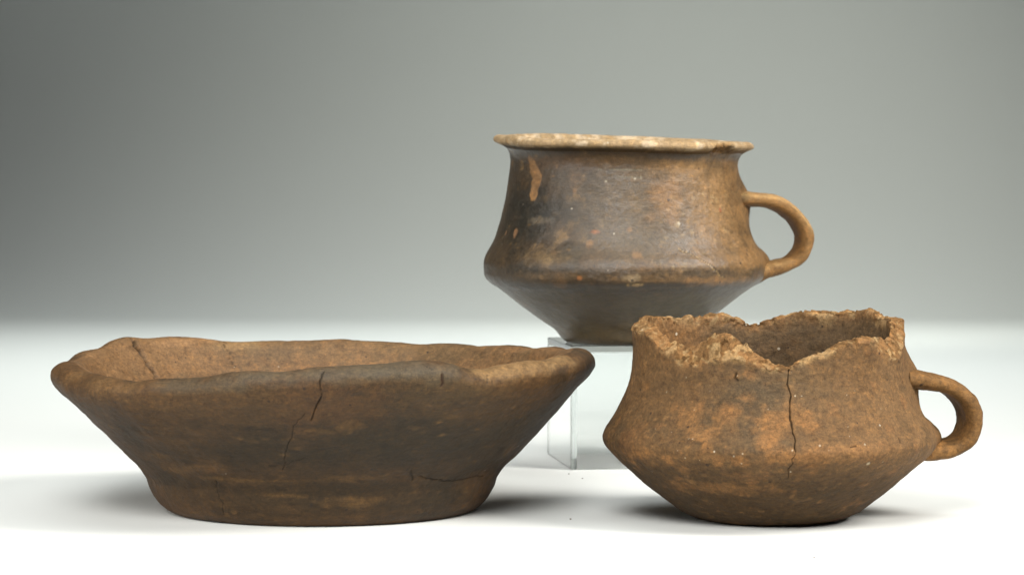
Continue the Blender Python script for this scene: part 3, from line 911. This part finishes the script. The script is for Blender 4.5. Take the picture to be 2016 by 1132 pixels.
        b(x, y, rx, rz, og, q * 0.95, soft=0.85, rough=1.3, freq=260)
    b(1690, 890, 22, 4, lin(166, 116, 74), 0.5, soft=0.9, rough=0.9)
    rng = np.random.default_rng(18)
    for k in range(90):
        b(rng.uniform(1210, 1830), rng.uniform(740, 960), rng.uniform(0.5, 2.2), rng.uniform(0.4, 1.2), lin(168, 118, 72), rng.uniform(0.2, 0.55), soft=0.8, rough=1.2, freq=350)
    for k in range(30):
        q = 0.16 + 0.34 * rng.uniform(0, 1) ** 2
        b(rng.uniform(1260, 1790), rng.uniform(720, 930), q, q, lin(222, 206, 184), rng.uniform(0.6, 0.95), soft=0.2, rough=0.5, freq=500)
    b(1710, 912, 0.9, 0.9, lin(225, 200, 160), 0.95, soft=0.2, rough=0.4)
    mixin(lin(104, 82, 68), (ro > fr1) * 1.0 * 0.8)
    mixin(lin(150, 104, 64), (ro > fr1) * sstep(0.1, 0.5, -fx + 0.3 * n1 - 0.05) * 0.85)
    mixin(lin(176, 124, 78), near * (0.75 + 0.35 * n4))
    mixin(lin(206, 172, 124), near * sstep(0.62, 0.9, ftint + 0.3 * n4) * 0.45)
    mixin(lin(116, 84, 56), near * sstep(0.62, 0.9, 1 - ftint + 0.3 * n4) * 0.55)
    mixin(lin(200, 164, 118), near * sstep(0.2, 0.5, fbm(P, 420, 3, 191)) * 0.5)
    mixin(lin(110, 76, 48), near * sstep(0.15, 0.45, fbm(P, 330, 3, 199)) * 0.7)
    ck = lambda pts, wd, dp, dk=(0.014, 0.009, 0.006), **k: crack(P, N, col, pick, pts, outr, wd, dp, dk, **k)
    ck([(1553, 727), (1549, 756), (1556, 785), (1554, 806), (1558, 839), (1564, 860), (1566, 889)], 0.00042, 0.0012, seed=31)
    ck([(1566, 889), (1556, 918), (1552, 941)], 0.00028, 0.0006, seed=32)
    ck([(1450, 735), (1446, 744), (1452, 748)], 0.0006, 0.0009, lin(40, 26, 18), seed=34)
    ck([(1771, 864), (1773, 872)], 0.0006, 0.0008, lin(40, 26, 18), seed=35)
    ck([(1675, 880), (1685, 878)], 0.0005, 0.0006, lin(60, 40, 28), seed=36)
    N = grid_normals(P)
    t = thing('broken_cup', 'brown clay cup with jagged broken rim and a crack down its front', 'cup', (X0, Y0, 0))
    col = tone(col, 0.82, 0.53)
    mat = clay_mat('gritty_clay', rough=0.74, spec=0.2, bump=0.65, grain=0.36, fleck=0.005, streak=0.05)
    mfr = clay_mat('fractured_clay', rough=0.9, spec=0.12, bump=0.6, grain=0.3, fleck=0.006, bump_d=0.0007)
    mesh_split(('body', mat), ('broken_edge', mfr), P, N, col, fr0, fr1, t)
    def hcol(Ph, Nh):
        c = np.zeros_like(Ph) + lin(140, 102, 68)
        f = fbm(Ph, 90, 4, 205)[..., None]
        c = c + (lin(108, 78, 52) - c) * np.clip(0.45 + 0.9 * f, 0, 1)
        g = sstep(0.2, 0.5, fbm(Ph, 130, 4, 225))[..., None]
        return tone(c + (lin(176, 126, 78) - c) * g * 0.5, 0.98, 0.6)
    ca = math.cos(R(7))
    pth = ((1776, 744, 1.35), (1799, 747, 1.28), (1819, 751, 1.12), (1842, 755, 1.0), (1866, 761, 0.96), (1888, 774, 0.96), (1906, 793, 1.0), (1916, 818, 1.02), (1915, 846, 1.0), (1904, 867, 0.96),
           (1885, 881, 0.95), (1863, 887, 1.0), (1842, 888, 1.1), (1822, 889, 1.25), (1798, 886, 1.35), (1776, 880, 1.35))
    strap('handle', t, mat, X0, Y0, R(97), [((x - XC) * s / ca, to_z(y, D0), f) for x, y, f in pth], 0.0300, 0.0088, hcol, seed=15)
    return t


# ------------------------------------------------------------------ clear riser under the upper cup
def build_riser():
    m = bpy.data.materials.new('clear_acrylic')
    m.use_nodes = True
    b = m.node_tree.nodes['Principled BSDF']
    b.inputs['Base Color'].default_value = (0.97, 0.985, 0.98, 1)
    b.inputs['Roughness'].default_value = 0.02
    b.inputs['IOR'].default_value = 1.49
    b.inputs['Transmission Weight'].default_value = 1.0
    Df = 1.728
    cx, cy = (1125 - HORX) * Df / FPX, Df - CAM_D
    H, W, Dp, tk = 0.0698, 0.092, 0.090, 0.0036
    yaw = R(8)
    root = thing('display_riser', 'clear acrylic riser standing behind the bowl and carrying the dark cup', 'stand', (cx, cy, 0))
    root.rotation_euler = (0, 0, yaw)
    bpy.context.view_layer.update()
    g = 0.00012
    def panel(name, x0, x1, y0, y1, z0, z1):
        import bmesh
        bm = bmesh.new()
        bmesh.ops.create_cube(bm, size=1)
        for v in bm.verts:
            v.co = Vector((x0 + (v.co.x + .5) * (x1 - x0), y0 + (v.co.y + .5) * (y1 - y0), z0 + (v.co.z + .5) * (z1 - z0)))
        bmesh.ops.bevel(bm, geom=bm.edges[:], offset=0.0003, segments=2, affect='EDGES')
        me = bpy.data.meshes.new(name); bm.to_mesh(me); bm.free()
        me.materials.append(m)
        o = bpy.data.objects.new(name, me)
        C.collection.objects.link(o)
        o.parent = root
        return o
    z0 = 0.0002
    panel('top_panel', 0, W, 0, Dp, H - tk, H)
    panel('front_panel', 0, W, 0, tk, z0, H - tk - g)
    panel('back_panel', 0, W, Dp - tk, Dp, z0, H - tk - g)
    panel('side_panel', 0, tk, tk + g, Dp - tk - g, z0, H - tk - g)
    panel('side_panel', W - tk, W, tk + g, Dp - tk - g, z0, H - tk - g)
    return root


build_riser()
build_upper_cup()
build_bowl()
build_broken_cup()


# ------------------------------------------------------------------ crumbs shed on the white surface
def crumbs():
    import bmesh
    m = bpy.data.materials.new('crumb_clay')
    m.use_nodes = True
    b = m.node_tree.nodes['Principled BSDF']
    n = m.node_tree.nodes.new('ShaderNodeTexNoise'); n.inputs['Scale'].default_value = 3000
    r = m.node_tree.nodes.new('ShaderNodeValToRGB')
    r.color_ramp.elements[0].color = (0.03, 0.02, 0.012, 1); r.color_ramp.elements[1].color = (0.16, 0.10, 0.06, 1)
    m.node_tree.links.new(n.outputs[0], r.inputs[0]); m.node_tree.links.new(r.outputs[0], b.inputs['Base Color'])
    rng = np.random.default_rng(2)
    for x, y, q, lb in ((1123, 1022, 0.00055, 'darkest crumb of clay on the white surface between bowl and broken cup'),
                        (1120, 933, 0.0004, 'tiny crumb of clay in front of the clear riser corner'),
                        (1147, 942, 0.0004, 'tiny reddish crumb of clay a little forward of the clear riser'),
                        (1603, 1097, 0.0004, 'tiny crumb of clay on the white surface in front of the broken cup')):
        D = CAM_H * FPX / (y - HORY)
        bm = bmesh.new()
        bmesh.ops.create_icosphere(bm, subdivisions=2, radius=q)
        for v in bm.verts:
            v.co *= 1 + rng.uniform(-0.25, 0.25)
            v.co.z = max(v.co.z * 0.7, -0.4 * q)
        me = bpy.data.meshes.new('crumb'); bm.to_mesh(me); bm.free()
        me.materials.append(m)
        o = bpy.data.objects.new('crumb', me)
        C.collection.objects.link(o)
        o.location = ((x - HORX) * D / FPX, D - CAM_D, 0.4 * q)
        o['label'], o['category'], o['group'] = lb, 'crumb', 'crumbs of clay on the white surface'


crumbs()
